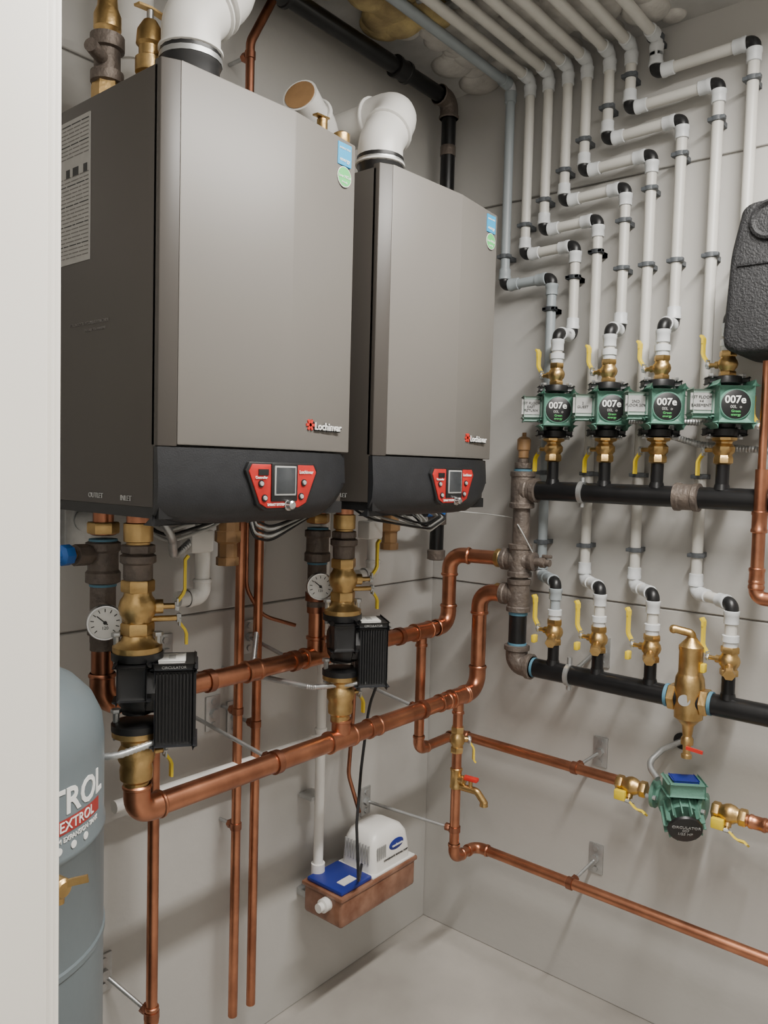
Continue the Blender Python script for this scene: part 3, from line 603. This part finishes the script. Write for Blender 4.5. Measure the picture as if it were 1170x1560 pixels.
# ---------------------------------------------------------------- lower circulator on copper line
b=Bd('copper_heating_pipe')
b.cyl((-.10,-1.025,.678),(-.10,-1.6,.674),.0143,'copper'); sleeve(b,(-.10,-1.05,.678),(0,1,0),.04,.0155,'copper')
ringclamp(b,(-.10,-.575,.687),(0,1,0),.0143,(0,-.605,.715)); plate(b,(0,-.605,.715),Bn); b.done()
for y in (-.738,-.985):
    b=Bd('ball_valve'); vbody(b,(-.10,y,.682),(0,1,0),.0185,.080,(-.5,0,-.85),(0,-1,0),hl=.045,off=.028,w=.02)
    b.box((-.125,y+.02,.66),(.016,.03,.026),'yellow',.003); b.done()
b=Bd('green_inline_pump'); c=V((-.10,-.862,.680)); rot=Matrix((PR,PD,ZU)).transposed(); MD=V((-.75,-.45,-.42)).normalized()
for s_ in (1,-1):
    b.lathe(c+V((0,.068*s_,0)),(0,-s_,0),[(0,.02),(.003,.036),(.012,.036),(.016,.024),(.036,.026)],'green',24)
    b.cyl(c+V((-.03,.074*s_,0)),c+V((-.03,.048*s_,0)),.006,'galv',8)
b.lathe(c-MD*.03,MD,[(0,.03),(.012,.048),(.04,.054),(.05,.052),(.052,.043),(.088,.043)],'green',28)
x_,y_,z_=frame(MD)
for i in range(14):
    a=2*math.pi*i/14; dd=x_*math.cos(a)+y_*math.sin(a); b.strip([c+MD*.025+dd*.044,c+MD*.085+dd*.044],.003,.012,dd.cross(MD),'green')
b.lathe(c+MD*.087,MD,[(0,.042),(.006,.040),(.008,.034)],'blk',28)
ty_=(ZU-MD*ZU.dot(MD)).normalized(); tx_=ty_.cross(MD)
b.text('CIRCULATOR\n007\n1/25 HP',.011,'lightgrey',c+MD*.0958,tx_,ty_)
b.box(c+ZU*.050+PD*.035,(.085,.06,.030),'green',.006,rot); b.box(c+ZU*.067+PD*.033,(.060,.042,.008),'blue',.003,rot)
b.done()
b=Bd('pump_cord_conduit'); p,_=fillet([(-.001,-.83,.80),(-.06,-.80,.785),(-.11,-.78,.755),(-.14,-.82,.735)],.04); b.sweep(p,.008,'galv',10); b.lathe((-.001,-.83,.80),(-1,0,0),[(0,.022),(.003,.022)],'blk'); b.done()
# ---------------------------------------------------------------- black insulated tank + copper riser at right
b=Bd('insulated_tank')
b.prism([(-.948,1.81),(-.956,1.790),(-.985,1.778),(-1.30,1.775),(-1.32,1.80),(-1.31,2.10),(-1.0,2.112),(-.978,2.100),(-.958,2.00)],(-.02,0,0),(0,1,0),(0,0,1),(-1,0,0),.20,'foam',.014,4)
b.lathe((-.215,-1.040,2.065),(-1,0,0),[(0,.045),(.012,.043),(.015,.037),(.009,.030),(.009,.0)],'foam',28)
b.prism([(-.975,1.97),(-1.29,1.97),(-1.29,1.98),(-.975,1.98)],(-.218,0,0),(0,1,0),(0,0,1),(-1,0,0),.006,'foam',.002)
b.done()
b=Bd('copper_boiler_feed_pipe')
b.cyl((-.13,-1.025,1.77),(-.13,-1.025,1.48),.009,'copper'); b.cyl((-.165,-1.035,1.52),(-.165,-1.035,1.24),.0143,'copper'); sleeve(b,(-.165,-1.035,1.40),(0,0,1),.05,.016,'copper'); sleeve(b,(-.165,-1.035,1.27),(0,0,1),.05,.016,'copper')
run(b,[(-.165,-1.035,1.27),(-.165,-1.035,1.225),(-.165,-1.2,1.225)],.0143,'copper',R=.02,fk='copper')
lever(b,(-.13,-1.03,1.62),YL,(0,0,1),off=.02,L=.07,w=.012); b.done()
# ---------------------------------------------------------------- camera
yaw,pit,rol=rad(39.75),rad(3.135),rad(1.472)
F=V((math.cos(yaw)*math.cos(pit),math.sin(yaw)*math.cos(pit),-math.sin(pit))); R0=V((math.sin(yaw),-math.cos(yaw),0)); D0=F.cross(R0)
R_=R0*math.cos(rol)-D0*math.sin(rol); D_=D0*math.cos(rol)+R0*math.sin(rol)
cam=bpy.data.cameras.new('camera'); co=bpy.data.objects.new('camera',cam); bpy.context.collection.objects.link(co)
cam.sensor_fit='VERTICAL'; cam.sensor_height=24; cam.lens=1207.3*24/1560; cam.clip_start=.02
m=Matrix((R_,-D_,-F)).transposed().to_4x4(); m.translation=V((-2.103,-1.531,1.5)); co.matrix_world=m
bpy.context.scene.camera=co
